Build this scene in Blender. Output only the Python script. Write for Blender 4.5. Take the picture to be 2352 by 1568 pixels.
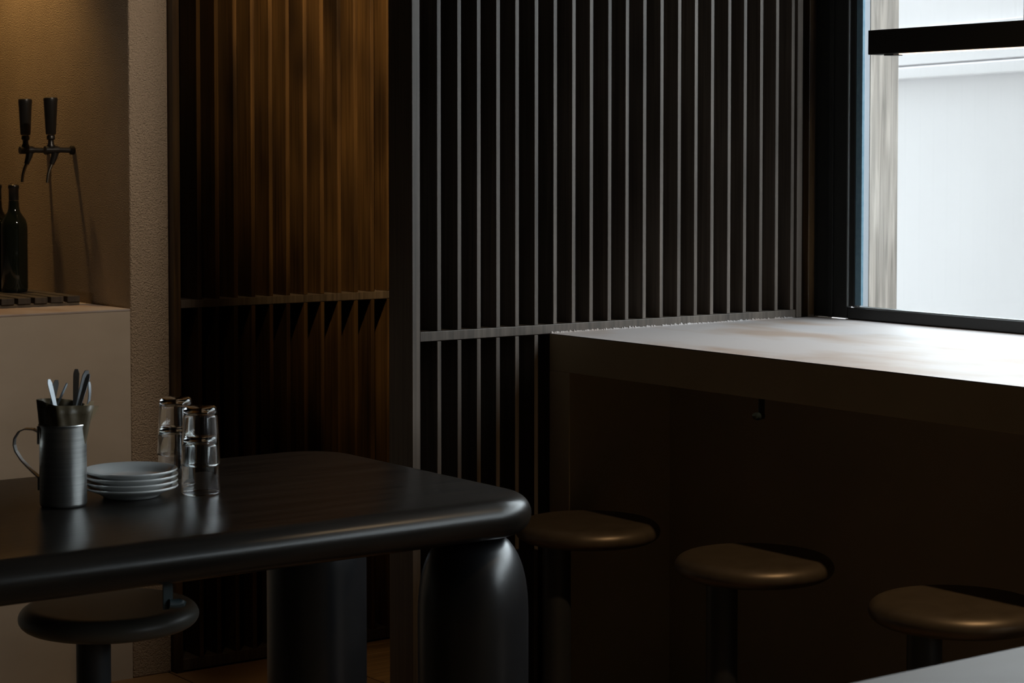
import bpy, bmesh, math, random
from mathutils import Vector, Matrix
random.seed(4)
PI = math.pi
S = bpy.context.scene
for o in list(bpy.data.objects): bpy.data.objects.remove(o)
COL = S.collection

# ------------------------------------------------------------------ camera
cd = bpy.data.cameras.new('camera'); cam = bpy.data.objects.new('camera', cd); COL.objects.link(cam)
cam.location = (0, 0, 1.52)
cam.rotation_euler = (PI/2 - math.atan(.0424), 0, -math.radians(36.4))
cd.sensor_width = 36; cd.lens = 4750*36/2352; cd.shift_y = -.09464
cd.clip_start = .05; cd.clip_end = 200
cd.dof.use_dof = True; cd.dof.focus_distance = 4.7; cd.dof.aperture_fstop = 11
S.camera = cam
# ------------------------------------------------------------------ world, exposure
w = bpy.data.worlds.new('sky'); S.world = w; w.use_nodes = True
bg = w.node_tree.nodes['Background']
bg.inputs[0].default_value = (.88, .94, 1.0, 1); bg.inputs[1].default_value = 8.0
S.view_settings.view_transform = 'Standard'; S.view_settings.look = 'None'
S.view_settings.exposure = 0.0; S.view_settings.gamma = 1; S.view_settings.use_curve_mapping = False

def lamp(name, kind, loc, energy, color, target=None, **kw):
    l = bpy.data.lights.new(name, kind); l.energy = energy; l.color = color
    for k, v in kw.items(): setattr(l, k, v)
    o = bpy.data.objects.new(name, l); COL.objects.link(o); o.location = loc
    if target is not None:
        o.rotation_euler = (Vector(target)-Vector(loc)).to_track_quat('-Z', 'Y').to_euler()
    return o
WARM = (1.0, .62, .26)
portal = lamp('window_portal', 'AREA', (4.104, .75, 1.85), 1, (1,1,1), (0, .75, 1.85), shape='RECTANGLE', size=6.5, size_y=1.5)
portal.data.cycles.is_portal = True
# ceiling spots: corridor behind the screen, bar niche, aisle beside the counter, seating; plus an added floor fill
lamp('corridor_spot', 'SPOT', (2.76, 4.36, 2.74), 150, (1,.66,.31), (3.66, 5.44, 1.85), spot_size=math.radians(66), spot_blend=.9, shadow_soft_size=.03)
lamp('niche_spot', 'SPOT', (2.47, 6.18, 2.70), 38, (1,.60,.22), (2.63, 6.16, 1.7), spot_size=math.radians(80), spot_blend=.9, shadow_soft_size=.03)
lamp('aisle_spot', 'SPOT', (3.165, 1.95, 2.74), 56, (1,.69,.38), (3.165, 3.15, 0), spot_size=math.radians(75), spot_blend=.8, shadow_soft_size=.03)
lamp('corridor_floor_fill', 'SPOT', (3.3, 4.78, 2.74), 16, (1,.68,.34), (3.3, 4.78, 0), spot_size=math.radians(30), spot_blend=.6, shadow_soft_size=.03)  # no fixture known here, added to brighten the corridor floor
lamp('wall_spot', 'SPOT', (2.722, 3.75, 2.72), 72, (1,.84,.68), (2.45, 5.467, 1.68), spot_size=math.radians(70), spot_blend=.8, shadow_soft_size=.04)
lamp('seating_spot', 'SPOT', (2.3, 4.6, 2.74), 7, WARM, (2.45, 5.2, 0), spot_size=math.radians(60), spot_blend=.9, shadow_soft_size=.03)

# ------------------------------------------------------------------ materials
def mat(name, col, rough=.5, metal=0, col2=None, nscale=(4,4,4), bump=0, bscale=40, bdist=.002, spec=.5, detail=4, lo=.35, hi=.65, objinfo=False, coat=0):
    m = bpy.data.materials.new(name); m.use_nodes = True
    n = m.node_tree.nodes; L = m.node_tree.links; b = n['Principled BSDF']
    b.inputs['Base Color'].default_value = (*col, 1); b.inputs['Roughness'].default_value = rough
    b.inputs['Metallic'].default_value = metal; b.inputs['Specular IOR Level'].default_value = spec
    b.inputs['Coat Weight'].default_value = coat
    tc = n.new('ShaderNodeTexCoord'); mp = n.new('ShaderNodeMapping'); mp.inputs['Scale'].default_value = nscale
    vec = tc.outputs['Object']
    if objinfo:
        oi = n.new('ShaderNodeObjectInfo'); mul = n.new('ShaderNodeVectorMath'); mul.operation = 'SCALE'
        comb = n.new('ShaderNodeCombineXYZ')
        for k in range(3): L.new(oi.outputs['Random'], comb.inputs[k])
        L.new(comb.outputs[0], mul.inputs[0]); mul.inputs['Scale'].default_value = 37
        add = n.new('ShaderNodeVectorMath'); L.new(vec, add.inputs[0]); L.new(mul.outputs[0], add.inputs[1]); vec = add.outputs[0]
    L.new(vec, mp.inputs[0])
    nz = n.new('ShaderNodeTexNoise'); nz.inputs['Scale'].default_value = 1; nz.inputs['Detail'].default_value = detail
    L.new(mp.outputs[0], nz.inputs[0])
    if col2:
        cr = n.new('ShaderNodeValToRGB'); cr.color_ramp.elements[0].position = lo; cr.color_ramp.elements[1].position = hi
        cr.color_ramp.elements[0].color = (*col, 1); cr.color_ramp.elements[1].color = (*col2, 1)
        L.new(nz.outputs[0], cr.inputs[0]); L.new(cr.outputs[0], b.inputs['Base Color'])
    if bump:
        n2 = n.new('ShaderNodeTexNoise'); n2.inputs['Detail'].default_value = 3
        m2 = n.new('ShaderNodeMapping'); m2.inputs['Scale'].default_value = (bscale,)*3 if not isinstance(bscale, tuple) else bscale
        n2.inputs['Scale'].default_value = 1
        L.new(vec, m2.inputs[0]); L.new(m2.outputs[0], n2.inputs[0])
        bp = n.new('ShaderNodeBump'); bp.inputs['Strength'].default_value = bump; bp.inputs['Distance'].default_value = bdist
        L.new(n2.outputs[0], bp.inputs['Height']); L.new(bp.outputs[0], b.inputs['Normal'])
    return m

def wood(name, dark, light, rough=.5, grain=(90,90,2.2), blotch=(5,5,2.2), bump=.35, spec=.5):
    """fine grain stretched along z plus larger stain clouds, shifted per piece"""
    m = mat(name, dark, rough, col2=light, nscale=blotch, bump=bump, bscale=(260,260,7), bdist=.0008, spec=spec, objinfo=True, detail=2, lo=.3, hi=.72)
    n = m.node_tree.nodes; L = m.node_tree.links; b = n['Principled BSDF']
    cr = next(x for x in n if x.type == 'VALTORGB'); vec = next(x for x in n if x.type == 'VECT_MATH' and x.operation == 'ADD').outputs[0]
    mp = n.new('ShaderNodeMapping'); mp.inputs['Scale'].default_value = grain; nz = n.new('ShaderNodeTexNoise')
    nz.inputs['Scale'].default_value = 1; nz.inputs['Detail'].default_value = 5; nz.inputs['Distortion'].default_value = .6
    L.new(vec, mp.inputs[0]); L.new(mp.outputs[0], nz.inputs[0])
    r2 = n.new('ShaderNodeMapRange'); r2.inputs[1].default_value = .3; r2.inputs[2].default_value = .7; r2.inputs[3].default_value = .6; r2.inputs[4].default_value = 1.35
    L.new(nz.outputs[0], r2.inputs[0])
    mx = n.new('ShaderNodeVectorMath'); mx.operation = 'SCALE'
    L.new(cr.outputs[0], mx.inputs[0]); L.new(r2.outputs[0], mx.inputs['Scale']); L.new(mx.outputs[0], b.inputs['Base Color'])
    return m

M = {}
M['slat'] = wood('stained_wood', (.022,.014,.009), (.115,.066,.026), .34)
M['slat_dark'] = wood('stained_wood_right', (.066,.051,.040), (.125,.102,.084), .45)
M['panel'] = mat('screen_back', (.012,.009,.007), .8, col2=(.018,.013,.01))
M['rough_plaster'] = mat('rough_plaster', (.37,.29,.21), .95, col2=(.44,.35,.26), nscale=(3,3,2), bump=1.0, bscale=(260,260,260), bdist=.009, spec=.2)
M['smooth_plaster'] = mat('smooth_plaster', (.38,.33,.27), .75, col2=(.44,.385,.32), nscale=(3,3,5), bump=.1, bscale=60, spec=.3)
M['counter'] = mat('pale_microcement', (.31,.235,.19), .52, col2=(.385,.35,.34), nscale=(5,2.5,5), bump=.05, bscale=30, spec=.45, detail=3, lo=.38, hi=.55)  # stain patches; their peach tone also paints in the warm lamp tint
M['fore_top'] = mat('grey_beige_microcement', (.19,.145,.115), .6, col2=(.235,.19,.16), nscale=(4,4,4), bump=.05, bscale=30, detail=3)
M['counter_front'] = mat('counter_render', (.40,.32,.20), .8, col2=(.46,.37,.24), nscale=(3,3,3))
M['recess'] = mat('counter_recess', (.38,.31,.21), .85, col2=(.42,.34,.24), nscale=(3,3,3))
M['black_table'] = mat('black_stained_wood', (.008,.007,.006), .28, col2=(.018,.014,.011), nscale=(3,30,30), bump=.25, bscale=(6,90,90), bdist=.0012, spec=.32, detail=5)
M['black_leg'] = mat('black_leg_paint', (.007,.007,.008), .30, col2=(.010,.010,.011), nscale=(9,9,9), bump=.15, bscale=60, bdist=.001, spec=.75)
M['seat'] = mat('powder_coat_seat', (.13,.10,.07), .42, .55, col2=(.16,.125,.09), nscale=(20,20,20), bump=.05, bscale=500, bdist=.0003)
M['seat_blue'] = mat('powder_coat_seat_grey', (.10,.095,.08), .4, col2=(.11,.10,.085), nscale=(20,20,20), bump=.05, bscale=500, bdist=.0003)
M['pole'] = mat('powder_coat_pole', (.03,.032,.034), .42, col2=(.034,.036,.038), nscale=(20,20,20))
M['frame'] = mat('black_window_frame', (.012,.014,.014), .35, col2=(.015,.017,.017), nscale=(9,9,9))
M['bead'] = mat('grey_bead_and_highlight', (.30,.33,.34), .35, .6)  # bead metal, also the painted highlight on the frame corner
M['spacer'] = mat('blue_reflection_spacer', (.13,.25,.33), .5, col2=(.17,.30,.38), nscale=(60,60,60))  # spacer with the bluish reflection at the frame edge painted in
M['alu'] = mat('brushed_aluminium', (.78,.79,.78), .36, 1, col2=(.64,.65,.64), nscale=(8,8,300), bump=.12, bscale=(6,6,420), bdist=.0004)
M['steel'] = mat('cutlery_steel', (.62,.66,.70), .38, 1, col2=(.5,.54,.58), nscale=(90,90,8))
M['porcelain'] = mat('white_porcelain', (.80,.81,.80), .16, col2=(.82,.83,.82), nscale=(9,9,9), coat=.3)
M['kraft'] = mat('waxed_kraft_paper', (.10,.075,.042), .42, col2=(.15,.115,.065), nscale=(30,30,30), bump=.4, bscale=45, bdist=.003)
M['kraft_in'] = mat('kraft_paper_inside', (.35,.25,.14), .6, col2=(.42,.31,.18), nscale=(40,40,40))
M['tap_black'] = mat('black_tap', (.012,.011,.010), .35, col2=(.016,.015,.014), nscale=(9,9,9))
M['tap_steel'] = mat('dull_steel', (.30,.28,.24), .3, 1)
M['rack'] = wood('dark_rack_wood', (.03,.024,.018), (.06,.046,.033), .6)
M['rack_end'] = mat('rack_end_grain', (.12,.095,.065), .7, col2=(.07,.055,.04), nscale=(40,40,40))
M['hook'] = mat('hook_paint', (.03,.045,.05), .35)
M['lamp_black'] = mat('matt_black_lamp', (.012,.012,.011), .5)
M['out_wood'] = wood('pale_weathered_wood', (.27,.23,.195), (.38,.335,.295), .7, grain=(60,60,3), blotch=(9,9,2.5), spec=.3)
M['out_grey'] = mat('pale_grey_reveal', (.27,.28,.30), .7, col2=(.29,.30,.32), nscale=(5,5,5))
M['out_wall'] = mat('white_render', (.79,.775,.785), .85, col2=(.83,.815,.825), nscale=(.8,.8,.8), detail=2)
M['pavement'] = mat('grey_paving', (.30,.29,.28), .9, col2=(.38,.37,.36), nscale=(3,3,3))
M['floor'] = mat('brown_floor_slab', (.20,.115,.05), .6, col2=(.25,.15,.07), nscale=(5,5,5), bump=.1, bscale=60)
M['board'] = wood('floor_board_wood', (.24,.14,.055), (.33,.2,.085), .5, grain=(3,90,90), blotch=(3,9,9))
M['gap'] = mat('floor_joint', (.02,.013,.008), .9)
M['ceiling'] = mat('dark_ceiling', (.06,.052,.04), .9)
M['wall_dark'] = mat('dark_wall', (.06,.05,.04), .9, col2=(.075,.062,.05))
def glassy(name, tint, rough, pane=False, ior=1.5):
    m = bpy.data.materials.new(name); m.use_nodes = True; n = m.node_tree.nodes; L = m.node_tree.links
    b = n['Principled BSDF']; b.inputs['Base Color'].default_value = (*tint, 1); b.inputs['Roughness'].default_value = rough
    b.inputs['Transmission Weight'].default_value = 1; b.inputs['IOR'].default_value = ior
    if pane:
        tr = n.new('ShaderNodeBsdfTransparent'); tr.inputs[0].default_value = (*tint, 1)
        gl = n.new('ShaderNodeBsdfGlossy'); gl.inputs['Roughness'].default_value = .02
        fr = n.new('ShaderNodeFresnel'); fr.inputs[0].default_value = 1.45; mx = n.new('ShaderNodeMixShader')
        gm_ = n.new('ShaderNodeNewGeometry'); k_ = n.new('ShaderNodeMath'); k_.operation = 'SUBTRACT'; k_.inputs[0].default_value = 1; L.new(gm_.outputs['Backfacing'], k_.inputs[1])
        k2 = n.new('ShaderNodeMath'); k2.operation = 'MULTIPLY'; L.new(k_.outputs[0], k2.inputs[0]); L.new(fr.outputs[0], k2.inputs[1])
        L.new(k2.outputs[0], mx.inputs[0]); L.new(tr.outputs[0], mx.inputs[1]); L.new(gl.outputs[0], mx.inputs[2])
        L.new(mx.outputs[0], n['Material Output'].inputs[0])
    return m
M['tumbler'] = glassy('clear_glass', (.97,.985,.98), .0)
M['pane'] = glassy('window_glass', (.93,.96,.96), 0, True)
M['bottle'] = mat('dark_bottle_glass', (.008,.010,.006), .06, spec=.6)
M['foil'] = mat('bottle_foil', (.010,.009,.008), .3)
led = bpy.data.materials.new('warm_led_diffuser'); led.use_nodes = True
e = led.node_tree.nodes['Principled BSDF']; e.inputs['Emission Color'].default_value = (1,.72,.5,1); e.inputs['Emission Strength'].default_value = 3
M['led'] = led

# ------------------------------------------------------------------ helpers
def link(o, parent=None):
    COL.objects.link(o)
    if parent is not None: o.parent = parent
    return o
def box(bm, x0, x1, y0, y1, z0, z1, bev=0, seg=2):
    t = bmesh.new(); bmesh.ops.create_cube(t, size=1)
    for v in t.verts: v.co = Vector((x0+(v.co.x+.5)*(x1-x0), y0+(v.co.y+.5)*(y1-y0), z0+(v.co.z+.5)*(z1-z0)))
    if bev: bmesh.ops.bevel(t, geom=list(t.edges), offset=bev, segments=seg, affect='EDGES', profile=.5)
    merge(bm, t)
def merge(bm, t):
    me = bpy.data.meshes.new('t'); t.to_mesh(me); t.free(); bm.from_mesh(me); bpy.data.meshes.remove(me)
def boxbm(*a, **k):
    bm = bmesh.new(); box(bm, *a, **k); return bm
def lathe(prof, n=48, cx=0, cy=0, closed=False, axis=None, org=None):
    """prof: list of (r, z); r=0 ends become poles"""
    bm = bmesh.new(); rings = []
    for r, z in prof:
        if r < 1e-6: rings.append([bm.verts.new((cx, cy, z))])
        else: rings.append([bm.verts.new((cx+r*math.cos(2*PI*i/n), cy+r*math.sin(2*PI*i/n), z)) for i in range(n)])
    pairs = list(zip(rings, rings[1:]))
    if closed: pairs.append((rings[-1], rings[0]))
    for a, b in pairs:
        for i in range(n):
            j = (i+1) % n
            if len(a) == 1 and len(b) == 1: continue
            if len(a) == 1: bm.faces.new((a[0], b[i], b[j]))
            elif len(b) == 1: bm.faces.new((a[i], a[j], b[0]))
            else: bm.faces.new((a[i], a[j], b[j], b[i]))
    bmesh.ops.recalc_face_normals(bm, faces=bm.faces)
    return bm
def tube(bm, pts, rad, n=12, flat=None):
    """sweep a circle (or an a x b ellipse) along pts"""
    pts = [Vector(p) for p in pts]; rad = rad if isinstance(rad, (list, tuple)) else [rad]*len(pts)
    t = bmesh.new(); rings = []; side = None
    for i, p in enumerate(pts):
        d = (pts[min(i+1, len(pts)-1)]-pts[max(i-1, 0)]).normalized()
        if side is None:
            side = d.cross(Vector((0,0,1)))
            if side.length < .1: side = d.cross(Vector((0,1,0)))
            if flat is not None: side = Vector(flat[2]) if len(flat) > 2 else side
        side = (side - d*side.dot(d)).normalized(); up = side.cross(d)
        a, b = (rad[i], rad[i]) if flat is None else (flat[0], flat[1])
        if flat is not None: a *= rad[i]; b *= rad[i]
        rings.append([t.verts.new(p+side*a*math.cos(2*PI*k/n)+up*b*math.sin(2*PI*k/n)) for k in range(n)])
    for a, b in zip(rings, rings[1:]):
        for k in range(n): t.faces.new((a[k], a[(k+1)%n], b[(k+1)%n], b[k]))
    t.faces.new(rings[0]); t.faces.new(rings[-1])
    bmesh.ops.recalc_face_normals(t, faces=t.faces); merge(bm, t); return bm
def strap(pts, width_dir, wd, th):
    """flat strap: rectangle section swept along pts"""
    pts = [Vector(p) for p in pts]; W = Vector(width_dir).normalized(); bm = bmesh.new(); rings = []
    for i, p in enumerate(pts):
        d = (pts[min(i+1, len(pts)-1)]-pts[max(i-1, 0)]).normalized(); u = d.cross(W).normalized()
        a = wd[i] if isinstance(wd, (list, tuple)) else wd
        rings.append([bm.verts.new(p+W*s*a/2+u*q*th/2) for s, q in ((-1,-1),(1,-1),(1,1),(-1,1))])
    for a, b in zip(rings, rings[1:]):
        for k in range(4): bm.faces.new((a[k], a[(k+1)%4], b[(k+1)%4], b[k]))
    bm.faces.new(rings[0]); bm.faces.new(rings[-1]); bmesh.ops.recalc_face_normals(bm, faces=bm.faces); return bm
def obj(name, bm, m, parent=None, smooth=True, loc=None, angle=None):
    me = bpy.data.meshes.new(name); bm.to_mesh(me); bm.free(); me.materials.append(M[m])
    if angle is None: angle = 15 if len(me.vertices) < 120 else 40
    if smooth:
        me.shade_smooth(); me.set_sharp_from_angle(angle=math.radians(angle))
    o = link(bpy.data.objects.new(name, me), parent)
    if loc: o.location = loc
    return o
def inst(name, me, parent, loc):
    o = link(bpy.data.objects.new(name, me), parent); o.location = loc; return o
def tag(o, label=None, cat=None, group=None, kind=None):
    if label: o['label'] = label
    if cat: o['category'] = cat
    if group: o['group'] = group
    if kind: o['kind'] = kind
    return o
def thing(name, label, cat, loc, group=None, rz=0):
    o = link(bpy.data.objects.new(name, None)); o.empty_display_size = .05; o.location = loc; o.rotation_euler.z = rz
    return tag(o, label, cat, group)
def struct(name, bm, m, **k): return tag(obj(name, bm, m, **k), kind='structure')
def copy_tree(o, parent=None):
    c = o.copy(); COL.objects.link(c)
    if parent is not None: c.parent = parent
    for ch in list(o.children): copy_tree(ch, c)
    return c

# ------------------------------------------------------------------ room shell
XW = 4.082                                                  # inner face of window wall
YA, YB, YP = 5.439, 4.117, 5.467                            # far screen, near screen, plaster pier
TOP = 2.8
fl = struct('floor', boxbm(-3, 4.15, -3, 7.6, -.12, -.014), 'gap')
for x0, x1, y0, y1 in ((-3, 2.773, -3, 7.6), (2.779, 3.217, -3, 5.6), (3.223, 4.15, -3, 4.2)):
    obj('floor_slab', boxbm(x0, x1, y0, y1, -.05, 0, bev=.002, seg=1), 'floor', fl)
bm = boxbm(0, .92, 0, .0965, -.04, 0, bev=.0025, seg=1); first = obj('floor_board', bm, 'board', fl, loc=(3.223, 4.204, 0))
for i in range(1, 14):
    o = inst('floor_board', first.data, fl, (3.223, 4.204+.1*i, random.uniform(-.001, .001)))
struct('ceiling', boxbm(-3, 4.112, -3, 7.6, TOP, TOP+.1), 'ceiling')
struct('wall_left', boxbm(-3.1, -3, -3, 7.6, 0, TOP), 'wall_dark')
struct('wall_front', boxbm(-3.1, 4.15, -3.1, -3, 0, TOP), 'wall_dark')
struct('wall_back', boxbm(-3.1, 2.78, 7.6, 7.7, 0, TOP), 'rough_plaster')
struct('wall_corridor', boxbm(2.7825, 4.082, 5.553, 5.65, 0, TOP), 'wall_dark')
# rough plaster pier beside the bar: its long side carries the taps
bm = boxbm(2.658, 2.782, YP, 7.6, 0, TOP, bev=.006, seg=3)
struct('wall_bar', bm, 'rough_plaster')
bm = boxbm(XW, 4.15, -3, 4.0, 0, 1.078); box(bm, XW, 4.15, -3, 4.0, 2.62, TOP); box(bm, XW, 4.15, -3, -2.45, 1.078, 2.62); box(bm, XW+.002, 4.15, 4.12, 7.6, 0, TOP)
box(bm, XW+.03, 4.15, -14, 18, TOP, 16); box(bm, XW+.03, 4.15, 7.6, 18, -.06, TOP); box(bm, XW+.03, 4.15, -14, -3, -.06, TOP)  # unseen upper facade, added to cut sky light on the white building
struct('wall_right', bm, 'wall_dark')

# ------------------------------------------------------------------ window
win = tag(link(bpy.data.objects.new('window_1', None)), kind='structure'); win.location = (XW, 3.99, 1.078)
def wpart(name, x0, x1, y0, y1, z0, z1, m, bev=.0015, parent=win):
    return obj(name, boxbm(x0-XW, x1-XW, y0-3.99, y1-3.99, z0-1.078, z1-1.078, bev=bev), m, parent)
col = wpart('jamb', XW, 4.100, 3.995, 4.1195, 1.079, 2.62, 'frame', .002)
wpart('jamb_cover_strip', XW-.004, XW, 4.048, 4.064, 1.079, 2.62, 'frame', .001)
wpart('edge_highlight', XW-.002, XW+.004, 3.9905, 3.9955, 1.112, 2.62, 'bead', .0008)  # lighter strip drawn as the bevel highlight of the black frame corner
wpart('sash_stile', XW+.004, 4.098, 3.972, 3.993, 1.112, 2.60, 'frame', .001)
wpart('bottom_rail', XW, 4.15, -2.45, 3.993, 1.079, 1.109, 'frame', .0015)
wpart('glazing_bead', XW+.004, XW+.012, -2.45, 3.972, 1.109, 1.1125, 'bead', .0006)
wpart('top_rail', XW, 4.15, -2.45, 3.993, 2.58, 2.62, 'frame')
wpart('spacer_bar', XW+.0065, XW+.0155, 3.949, 3.9715, 1.116, 2.58, 'spacer', .0006)
for y in (1.55, -.85): wpart('mullion', XW, 4.15, y, y+.05, 1.109, 2.58, 'frame')
for a, b in ((1.60, 3.972), (-.80, 1.55), (-2.45, -.85)):
    wpart('glass_pane', XW+.0175, XW+.0205, a, b, 1.1095, 2.58, 'pane', 0)
# exterior: pale wood post, white rendered building, paving
p = thing('wooden_post', 'pale weathered wooden post standing just outside the window glass', 'post', (4.2, 4.027, 0))
obj('board_face', boxbm(.0005, .113, 0, .02, 0, 3.1, bev=.002), 'out_wood', p)
obj('side_return', boxbm(-.033, 0, .001, .03, 0, 3.1, bev=.002), 'out_grey', p)
tag(obj('paving', boxbm(4.15, 40, -25, 35, -.16, -.06), 'pavement'), kind='structure')  # unseen ground, added to bounce daylight

bd = thing('white_building', 'white rendered building with a projecting ledge outside the window', 'building', (9.0, 7.95, -.06), rz=-math.radians(14.6))
obj('wall_face', boxbm(0, .4, -14, 14, 0, 2.8), 'out_wall', bd)
obj('ledge', boxbm(-.05, -.0005, -14, 14, 2.035, 2.105, bev=.008), 'out_wall', bd)
obj('upper_band', boxbm(-.03, -.0005, -14, 14, 2.118, 2.33, bev=.004), 'out_wall', bd)

# ------------------------------------------------------------------ slatted screens
def screen(root, x_first, n, pitch, th, depth, z_rail, rail_h, ztop, m, nlow=None, x_rail=None):
    up = boxbm(0, th, 0, depth, 0, ztop-(z_rail+rail_h)-.001, bev=.0008, seg=1)
    lo = boxbm(0, th, 0, depth, 0, z_rail-.040, bev=.0008, seg=1)
    a = obj('slat', up, m, root, loc=(x_first, 0, z_rail+rail_h+.0005)); b = obj('slat', lo, m, root, loc=(x_first, 0, .0385))
    for i in range(1, n):
        j = random.uniform(-.0012, .0012)
        inst('slat', a.data, root, (x_first+i*pitch+j, random.uniform(0, .001), z_rail+rail_h+.0005))
        if nlow is None or i < nlow: inst('slat', b.data, root, (x_first+i*pitch+j, random.uniform(0, .001), .0385))
# far screen (beside the plaster pier)
sa = thing('slatted_screen', 'dark brown slatted wood screen, the far one beside the plaster pier, warmly lit', 'screen', (2.783, YA, 0), 'slatted wood screens')
obj('post', boxbm(0, .0225, 0, .11, 0, TOP-.005, bev=.001), 'slat', sa)
obj('post', boxbm(.80, .83, 0, .11, 0, TOP-.005, bev=.001), 'slat', sa)
obj('rail', boxbm(.023, .7995, 0, .105, 1.077, 1.100, bev=.001), 'slat_dark', sa)
obj('rail', boxbm(.023, .7995, 0, .105, .006, .038, bev=.001), 'slat_dark', sa)
obj('back_panel', boxbm(0, .83, .1105, .1135, 0, TOP-.005), 'panel', sa)
screen(sa, 2.861-2.783, 12, .0603, .013, .104, 1.077, .023, TOP-.006, 'slat')
# near screen (behind counter)
sb = thing('slatted_screen', 'dark slatted wood screen with pale-lit edges, the near one behind the counter', 'screen', (2.739, YB, 0), 'slatted wood screens')
obj('post', boxbm(0, .0225, 0, .103, 0, TOP-.005, bev=.001), 'slat_dark', sb)
obj('post', boxbm(4.008-2.739, 4.028-2.739, -.002, .10, 1.078, TOP-.005, bev=.001), 'slat_dark', sb)
obj('trim_strip', boxbm(4.053-2.739, 4.076-2.739, -.002, .09, 1.078, TOP-.005, bev=.001), 'slat', sb)
obj('rail', boxbm(.023, 4.0075-2.739, 0, .095, 1.076, 1.099, bev=.001), 'slat_dark', sb)
obj('rail', boxbm(.023, .41, 0, .095, .006, .038, bev=.001), 'slat_dark', sb)
obj('back_panel', boxbm(.023, 4.081-2.739, .0955, .1028, 0, TOP-.005), 'panel', sb)
screen(sb, 2.811-2.739, 21, .0588, .0118, .0945, 1.076, .023, TOP-.006, 'slat_dark', nlow=7)

# ------------------------------------------------------------------ window counter
wc = thing('window_counter', 'long pale plaster counter with thick front edge under the window', 'counter', (3.152, YB, 0))
obj('worktop', boxbm(0, XW-3.152-.0005, -3.0, -.0005, 1.0755, 1.077, bev=0), 'counter', wc)
obj('edge_beam', boxbm(0, XW-3.152-.0005, -3.0, -.0005, .984, 1.0753, bev=.0015), 'counter_front', wc)
obj('end_panel', boxbm(0, .92, -.082, -.0005, 0, .9838, bev=.0015), 'counter_front', wc)
obj('back_panel', boxbm(.33, .92, -3.0, -.0825, 0, .9838), 'recess', wc)
bm = bmesh.new(); vs = []
N = 260
for i in range(N+1):
    x = .004+i*(.84/N); h = .0015+.0035*max(0, random.gauss(.35, .45)); d = .003+.002*random.random()
    vs.append([bm.verts.new((x, -d-.001, 1.0771)), bm.verts.new((x, -.0007-.0008*random.random(), 1.0771+h)), bm.verts.new((x, -.0004, 1.0771))])
for a, b in zip(vs, vs[1:]):
    for k in range(3): bm.faces.new((a[k], b[k], b[(k+1)%3], a[(k+1)%3]))
bm.faces.new(vs[0]); bm.faces.new(vs[-1]); bmesh.ops.recalc_face_normals(bm, faces=bm.faces)
obj('plaster_bead', bm, 'counter', wc, smooth=False)

# coat hooks
def hook(name, label, loc, s):
    h = thing(name, label, 'hook', loc, 'coat hooks under the tops')
    obj('back_plate', boxbm(-.009, .009, -.0015, .0015, -.046, 0, bev=.001), 'hook', h)
    bm = bmesh.new(); tube(bm, [(0, -.002, -.037), (s*.008, -.003, -.0385), (s*.016, -.004, -.0385), (s*.022, -.005, -.037), (s*.0245, -.005, -.033)], [.0085,.0085,.0088,.0085,.007], 16)
    obj('curl', bm, 'hook', h)
hook('coat_hook', 'small dark coat hook hanging under the pale window counter', (3.1545+.008, 3.355, .9838), -1)
hook('coat_hook', 'small blue-black coat hook hanging under the black table above the round stool', (1.538, 3.035, .8265), 1)

# ------------------------------------------------------------------ bar counter at left
bc = thing('bar_counter', 'pale plastered bar counter beside the plaster pier, under the beer taps', 'counter', (2.6575, YP+.002, 0))
obj('bar_top', boxbm(-4.5, 0, 0, 1.1, 1.074, 1.08, bev=.001), 'counter', bc)
obj('bar_front', boxbm(-4.5, 0, .0005, 1.099, 0, 1.0735), 'smooth_plaster', bc)
# duckboard rack
rk = thing('bottle_rack', 'low dark slatted wooden rack on the bar counter under the bottles', 'rack', (2.607, 5.70, 1.0803))
obj('runner', boxbm(-.55, 0, .004, .022, 0, .009, bev=.001), 'rack_end', rk)
obj('runner', boxbm(-.55, 0, .32, .34, 0, .009, bev=.001), 'rack_end', rk)
bm = boxbm(0, .040, 0, .36, 0, .0185, bev=.0012, seg=1); s0 = obj('slat', bm, 'rack', rk, loc=(-.040, 0, .0093))
for i in range(1, 10): inst('slat', s0.data, rk, (-.040-.0515*i, random.uniform(-.002, .002), .0093))
# bottles
def bottle(loc, label):
    t = thing('wine_bottle', label, 'bottle', loc, 'wine bottles on the rack')
    sc = 1.04; pr = [(0,.004),(.02,.004),(.034,.0),(.039,.004),(.0405,.012),(.0405,.185),(.0395,.198),(.035,.212),(.027,.224),(.0195,.235),(.0165,.246),(.0155,.262),(.0148,.268),(0,.268)]
    obj('body', lathe([(a, b*sc) for a, b in pr], 40), 'bottle', t)
    obj('capsule', lathe([(a, b*sc) for a, b in [(0,.2685),(.0152,.2685),(.0150,.302),(.0165,.304),(.0168,.311),(.0152,.3135),(.013,.3145),(0,.3145)]], 32), 'foil', t)
bottle((2.514, 5.965, 1.1085), 'dark wine bottle on the rack, right of two, fully in view')
bottle((2.496, 6.054, 1.1085), 'dark wine bottle on the rack, cut off by the left picture edge')
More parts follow.
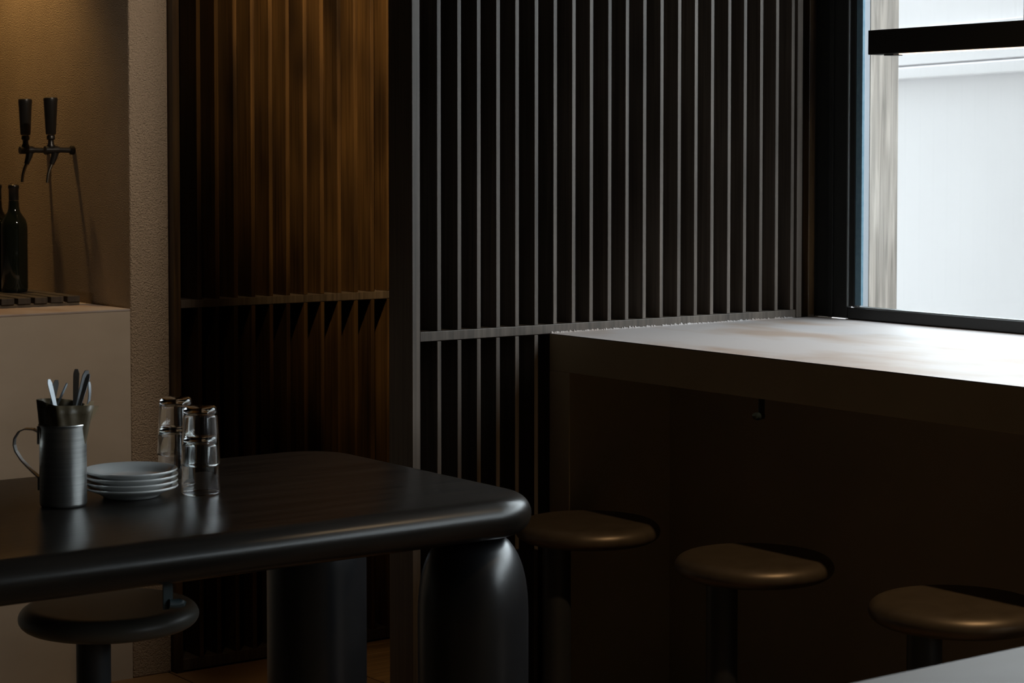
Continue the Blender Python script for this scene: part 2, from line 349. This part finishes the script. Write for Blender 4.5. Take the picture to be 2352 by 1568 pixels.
# taps
def tap(y, label):
    t = thing('beer_tap', label, 'tap', (2.657, y, 1.54), 'beer taps on the plaster wall')
    bm = lathe([(0,-.001),(.0125,-.001),(.014,.001),(.014,.009),(.011,.012),(0,.012)], 28); bmesh.ops.rotate(bm, verts=bm.verts, matrix=Matrix.Rotation(-PI/2, 3, 'Y')); obj('flange', bm, 'tap_black', t)
    bm = bmesh.new(); tube(bm, [(-.0125,0,0),(-.046,0,.001),(-.0465,0,.001),(-.052,0,.001),(-.0525,0,.001),(-.092,0,0)], [.0085,.0085,.0105,.0105,.0125,.0115], 18); obj('shank', bm, 'tap_black', t)
    obj('collar', lathe([(0,.008),(.012,.008),(.0125,.014),(.009,.02),(.0085,.03),(.0125,.034),(.0125,.042),(.0095,.046),(0,.046)], 28, cx=-.073), 'tap_black', t)
    obj('handle', lathe([(0,.0465),(.0135,.0465),(.0155,.05),(.0205,.145),(.0215,.153),(.0205,.157),(.016,.159),(0,.159)], 32, cx=-.073), 'tap_black', t)
    bm = bmesh.new(); tube(bm, [(-.060,0,-.008),(-.064,0,-.024),(-.071,0,-.042)], [.0115,.0095,.0075], 16); obj('nozzle', bm, 'tap_black', t)
    bm = bmesh.new(); tube(bm, [(-.0705,0,-.0415),(-.078,0,-.058),(-.083,0,-.075),(-.086,0,-.098)], [.0055,.005,.0048,.0046], 14); obj('spout', bm, 'tap_steel', t)
tap(5.846, 'black beer tap on the plaster wall, right of two')
tap(6.035, 'black beer tap on the plaster wall, left of two and further back')

# ------------------------------------------------------------------ black table
def rr(hx, hy, r, seg=10):
    out = []
    for sx, sy, a0 in ((1,1,0),(-1,1,90),(-1,-1,180),(1,-1,270)):
        for i in range(seg+1):
            a = math.radians(a0+90*i/seg); out.append((sx*(hx-r)+r*math.cos(a), sy*(hy-r)+r*math.sin(a)))
    return out
def slab(hx, hy, r, th, er):
    """rounded rectangle slab with bullnose edge; z from -th to 0"""
    bm = bmesh.new(); rings = []; prof = []
    K = 14
    for i in range(K+1):
        a = PI/2 - PI*i/K
        prof.append((er*(1-math.cos(a)), -th/2 + th/2*math.sin(a)))
    for o, z in prof: rings.append([bm.verts.new((x, y, z)) for x, y in rr(hx-o, hy-o, r-o)])
    n = len(rings[0])
    for a, b in zip(rings, rings[1:]):
        for i in range(n): bm.faces.new((a[i], a[(i+1)%n], b[(i+1)%n], b[i]))
    bm.faces.new(rings[0]); bm.faces.new(rings[-1]); bmesh.ops.recalc_face_normals(bm, faces=bm.faces); return bm
TX0, TX1, TY0, TY1 = .55, 2.31, 2.985, 3.80
tb = thing('black_table', 'black wooden table with thick rounded edges and fat cylinder legs', 'table', ((TX0+TX1)/2, (TY0+TY1)/2, 0))
obj('tabletop', slab((TX1-TX0)/2, (TY1-TY0)/2, .13, .074, .040), 'black_table', tb, loc=(0,0,.9), angle=60)
R_ = .103
lp = [(0,0),(R_,0),(R_,.66)] + [(R_*(1-(k/14)**2.6)**(1/2.6)*1.0, .66+(.1725)*(k/14)) for k in range(1, 14)] + [(.02,.832),(0,.832)]
for x, y in ((2.203, 3.11), (2.196, 3.66), (.72, 3.11), (.72, 3.66)):
    obj('leg', lathe([(a, min(b, .8265)) for a, b in lp], 56), 'black_leg', tb, loc=(x-(TX0+TX1)/2, y-(TY0+TY1)/2, 0), angle=70)

# ------------------------------------------------------------------ stools
def stool(loc, off, m, label):
    t = thing('round_stool', label, 'stool', loc, 'round pedestal stools')
    r, th = .174, .050
    pr = [(0, .650)] + [(r-.030, .650)] + [(r-.030+.030*math.sin(a), .650-.024+.024*math.cos(a)) for a in [PI/2*k/8 for k in range(1, 9)]] + \
         [(r-.030+.030*math.cos(a), .626-.022*math.sin(a)) for a in [PI/2*k/6 for k in range(1, 7)]] + [(r-.06, .601), (0, .601)]
    obj('seat', lathe(pr, 72), m, t, loc=(off[0], off[1], 0), angle=60)
    obj('pole', lathe([(0,.012),(.034,.012),(.034,.6005),(0,.6005)], 36), 'pole', t)
    obj('base_plate', lathe([(0,0),(.16,0),(.165,.003),(.165,.009),(.16,.012),(0,.012)], 56), 'pole', t)
stool((2.972, 3.853, 0), (.094, 0), 'seat', 'round dark stool under the counter, farthest back, half behind the table corner')
stool((2.995, 3.298, 0), (.094, 0), 'seat', 'round bronze-lit stool in the middle of the three at the counter')
stool((3.002, 2.724, 0), (.094, 0), 'seat', 'round bronze-lit stool nearest the camera, cut off at right')
stool((1.742, 3.760, 0), (0, -.072), 'seat_blue', 'round grey-topped stool tucked under the black table at left')

# ------------------------------------------------------------------ linear pendant
pl = thing('pendant_lamp', 'long black linear lamp hanging in front of the window', 'lamp', (3.52, 3.364, 1.754))
obj('housing', boxbm(-.02, .02, -2.0, 0, .001, .057, bev=.0015), 'lamp_black', pl)
obj('diffuser', boxbm(-.008, .008, -1.96, -.085, -.0012, .0008), 'led', pl)
obj('end_clip', boxbm(-.015, .015, -.075, -.045, -.0025, .0008, bev=.0006), 'lamp_black', pl)
for y in (-.437, -1.6):
    bm = bmesh.new(); tube(bm, [(0, y, .0572), (0, y, TOP-1.756)], .0008, 8); obj('suspension_wire', bm, 'lamp_black', pl)
    bm = bmesh.new(); tube(bm, [(0.004, y-.03, .0572), (.003, y-.02, .075), (.001, y-.006, .10), (.002, y-.002, .14), (.002, y, TOP-1.756)], .0016, 8); obj('cable', bm, 'lamp_black', pl)

# ------------------------------------------------------------------ things on the black table
LR = Vector((math.cos(math.radians(36.4)), -math.sin(math.radians(36.4)), 0))   # left-to-right as the table is seen from the aisle
TT = .9003
mx, my = 1.529, 3.420
mg = thing('metal_mug', 'brushed aluminium mug with a strap handle, holding cutlery', 'mug', (mx, my, TT))
obj('body', lathe([(0,.0015),(.030,.0015),(.038,0),(.0405,.002),(.0415,.006),(.0415,.140),(.0425,.1435),(.0432,.145),(.0425,.1465),(.0412,.145),(.0403,.140),(.0403,.006),(0,.005)], 64), 'alu', mg)
hd = []
for a, z in ((.0415,.131),(.052,.136),(.066,.137),(.078,.132),(.0855,.120),(.0865,.108),(.0835,.097),(.074,.082),(.062,.069),(.051,.058),(.0425,.050)):
    hd.append(-LR*a + Vector((0,0,z)))
side = LR.cross(Vector((0,0,1)))
hs = obj('handle', strap(hd, side, .017, .0022), 'alu', mg)
obj('rivet_plate', strap([-LR*.0428+Vector((0,0,.110)), -LR*.0428+Vector((0,0,.142))], side, .019, .0022), 'alu', mg)
obj('rivet_plate', strap([-LR*.0428+Vector((0,0,.028)), -LR*.0428+Vector((0,0,.052))], side, .017, .0022), 'alu', mg)
# kraft pouch
bm = bmesh.new(); n = 72; rings = []; C0 = Vector((mx, my, 0))
FD = Vector((math.sin(math.radians(36.4)), math.cos(math.radians(36.4)), 0))
for j, t in enumerate([i/11 for i in range(12)]):
    ring = []
    for i in range(n):
        a = 2*PI*i/n; ca, sa_ = math.cos(a), math.sin(a)
        r = .0345 + .004*t
        wr = .0024*math.sin(5*a+2.5*t)*t + .0018*math.sin(11*a+6*t)*t
        flare = .020*max(0, ca)**3*max(0, t-.45)/.55
        ztop = .1905 - .006*(ca+1) - .0012*math.sin(3*a)
        z = .008 + (ztop-.008)*t
        lean = -.004*t
        pnt = C0 + LR*((r+wr+flare)*ca + lean) + FD*(r+wr)*sa_ + Vector((0,0,TT+z))
        ring.append(bm.verts.new(pnt))
    rings.append(ring)
for a, b in zip(rings, rings[1:]):
    for i in range(n): bm.faces.new((a[i], a[(i+1)%n], b[(i+1)%n], b[i]))
bmesh.ops.translate(bm, verts=bm.verts, vec=(-mx, -my, -TT))
pk = thing('paper_pouch', 'brown waxed paper pouch standing in the metal mug around the cutlery', 'pouch', (mx, my, TT))
o = obj('sleeve', bm, 'kraft', pk); o.modifiers.new('thick', 'SOLIDIFY').thickness = .0006
bm = bmesh.new()
for k, (a, b, c) in enumerate(((.034,.018,.182),(.041,.004,.186),(.047,-.006,.176))):
    q = strap([LR*(a-.008)+FD*(-.012+k*.01)+Vector((0,0,.143)), LR*(a+.002)+FD*(-.014+k*.012)+Vector((0,0,.162)), LR*(a+.011)+FD*(-.012+k*.012)+Vector((0,0,c))], FD*.6+LR*.5, [.012,.017,.011], .0006); merge(bm, q)
obj('torn_flap', bm, 'kraft_in', pk, smooth=False)
# cutlery, handle up
SC = 3.675/4750
def cutlery(kind, tip, base, wpx, depth, label, curve=0, tw=0):
    tx, tz = (tip[0]-143)*SC, (1168-tip[1])*SC; bx_, bz = (base[0]-143)*SC, (1168-base[1])*SC
    k = (tx-bx_)/(tz-bz); zb = .012
    lx = max(-.026, min(.026, bx_-k*(bz-.145))); low = max(-.022, min(.022, lx*.6))
    t = thing(kind, label, kind, (mx, my, TT), 'cutlery in the metal mug')
    W = (LR*math.cos(tw)+FD*math.sin(tw))
    wd = wpx*SC
    pts = []; ws = []
    for i in range(13):
        u = i/12; z = .145+(tz-.145)*u
        x = lx+(tx-lx)*u + curve*math.sin(u*PI)
        pts.append(LR*x+FD*depth+Vector((0,0,z))); ws.append(wd*(.62+.38*min(1, u*1.25)) if i < 12 else wd*.55)
    obj('handle', strap(pts, W, ws, .0022), 'steel', t)
    hp = [LR*(low+(lx-low)*u)+FD*depth*(.4+.6*u)+Vector((0,0,zb+(.1449-zb)*u)) for u in [i/8 for i in range(9)]]
    if kind == 'knife':
        obj('blade', strap(hp, W, [wd*.5]+[wd*.9]*5+[wd*.7]*3, .0012), 'steel', t)
    elif kind == 'spoon':
        obj('bowl', strap(hp, W, [.008,.014,.016,.013,.007,.005,.005,.006,.007], .0016), 'steel', t)
    else:
        bm = bmesh.new()
        for s in (-1.5,-.5,.5,1.5):
            merge(bm, strap([hp[0]+W*s*.0042, hp[2]+W*s*.0042], W, .002, .0014))
        merge(bm, strap([hp[2], hp[3], hp[4], hp[8]], W, [.0150,.015,.006,.007], .0016)); obj('tines', bm, 'steel', t)
cutlery('fork', (115,876), (126,925), 11, -.010, 'bright fork handle leaning left, leftmost in the metal mug', tw=.7)
cutlery('spoon', (131,878), (122,925), 13, -.004, 'broad grey spoon handle crossing in front of the leftmost fork handle', tw=.5)
cutlery('fork', (152,887), (132,922), 6, .006, 'thin dark fork handle leaning right at the back of the mug', tw=1.1)
cutlery('knife', (173,855), (170,930), 14, .010, 'upright dark blue-grey knife handle, tallest in the metal mug', tw=.2)
cutlery('knife', (199,857), (180,930), 16, .002, 'bright knife handle leaning right in the metal mug', tw=.7)
cutlery('knife', (206,864), (186,930), 11, -.008, 'dark knife handle leaning right in front of the bright one', tw=-.2)
cutlery('spoon', (200,885), (207,940), 7, .016, 'thin curved dark spoon handle, rightmost in the metal mug', curve=.008, tw=.9)
# plates
PP = [(0,.0030),(.040,.0030),(.046,.0002),(.050,.0002),(.0525,.0032),(.062,.0085),(.0825,.0165),(.0848,.0180),(.0853,.0198),(.0842,.0212),(.0825,.0208),(.064,.0130),(.055,.0085),(.045,.0066),(0,.0062)]
pm = lathe(PP, 80)
pos = ['bottom of the stack on the black table', 'second from the bottom of the stack', 'third from the bottom of the stack', 'top of the stack with its hollow showing']
p0 = obj('plate', pm, 'porcelain', loc=(1.671, 3.440, TT), angle=60)
for i in range(4):
    o = p0 if i == 0 else p0.copy()
    if i: COL.objects.link(o); o.location = (1.671+random.uniform(-.0012,.0012), 3.440+random.uniform(-.0012,.0012), TT+.0100*i)
    tag(o, 'small white porcelain plate, '+pos[i], 'plate', 'stack of white plates')
# tumblers (upside down, nested in two stacks)
G = [(.0352,0),(.0362,.0012),(.0358,.004),(.0352,.012),(.0318,.088),(.0308,.100),(.0290,.1055),(.0262,.1080),(0,.1072)]
GI = [(0,.0985),(.0240,.0980),(.0275,.0945),(.0290,.088),(.0334,.012),(.0345,.004),(.0349,.0008)]
gm = lathe(G+GI, 56, closed=True)
g0 = obj('tumbler', gm, 'tumbler', loc=(1.7885, 3.394, TT), angle=80)
spots = [((1.7885,3.394,TT), 'clear upturned tumbler standing on the table, lower of the front stack'),
         ((1.7890,3.3945,TT+.0530), 'clear upturned tumbler, upper of the front stack'),
         ((1.8160,3.545,TT), 'clear upturned tumbler behind the plates, lower of the rear stack'),
         ((1.8165,3.5455,TT+.0530), 'clear upturned tumbler, upper of the rear stack')]
for i, (l, lab) in enumerate(spots):
    o = g0 if i == 0 else g0.copy()
    if i: COL.objects.link(o)
    o.location = l; tag(o, lab, 'glass', 'upturned tumblers on the black table')

# ------------------------------------------------------------------ foreground table
ft = thing('pale_table', 'pale plaster-topped table corner in the lower right foreground, out of focus', 'table', (2.2, 1.32, 0))
obj('tabletop', boxbm(-.9, .9, -.36, .388, .85, .9, bev=.002), 'fore_top', ft)
obj('pedestal', boxbm(-.6, .6, -.2, .2, 0, .8498, bev=.002), 'counter_front', ft)
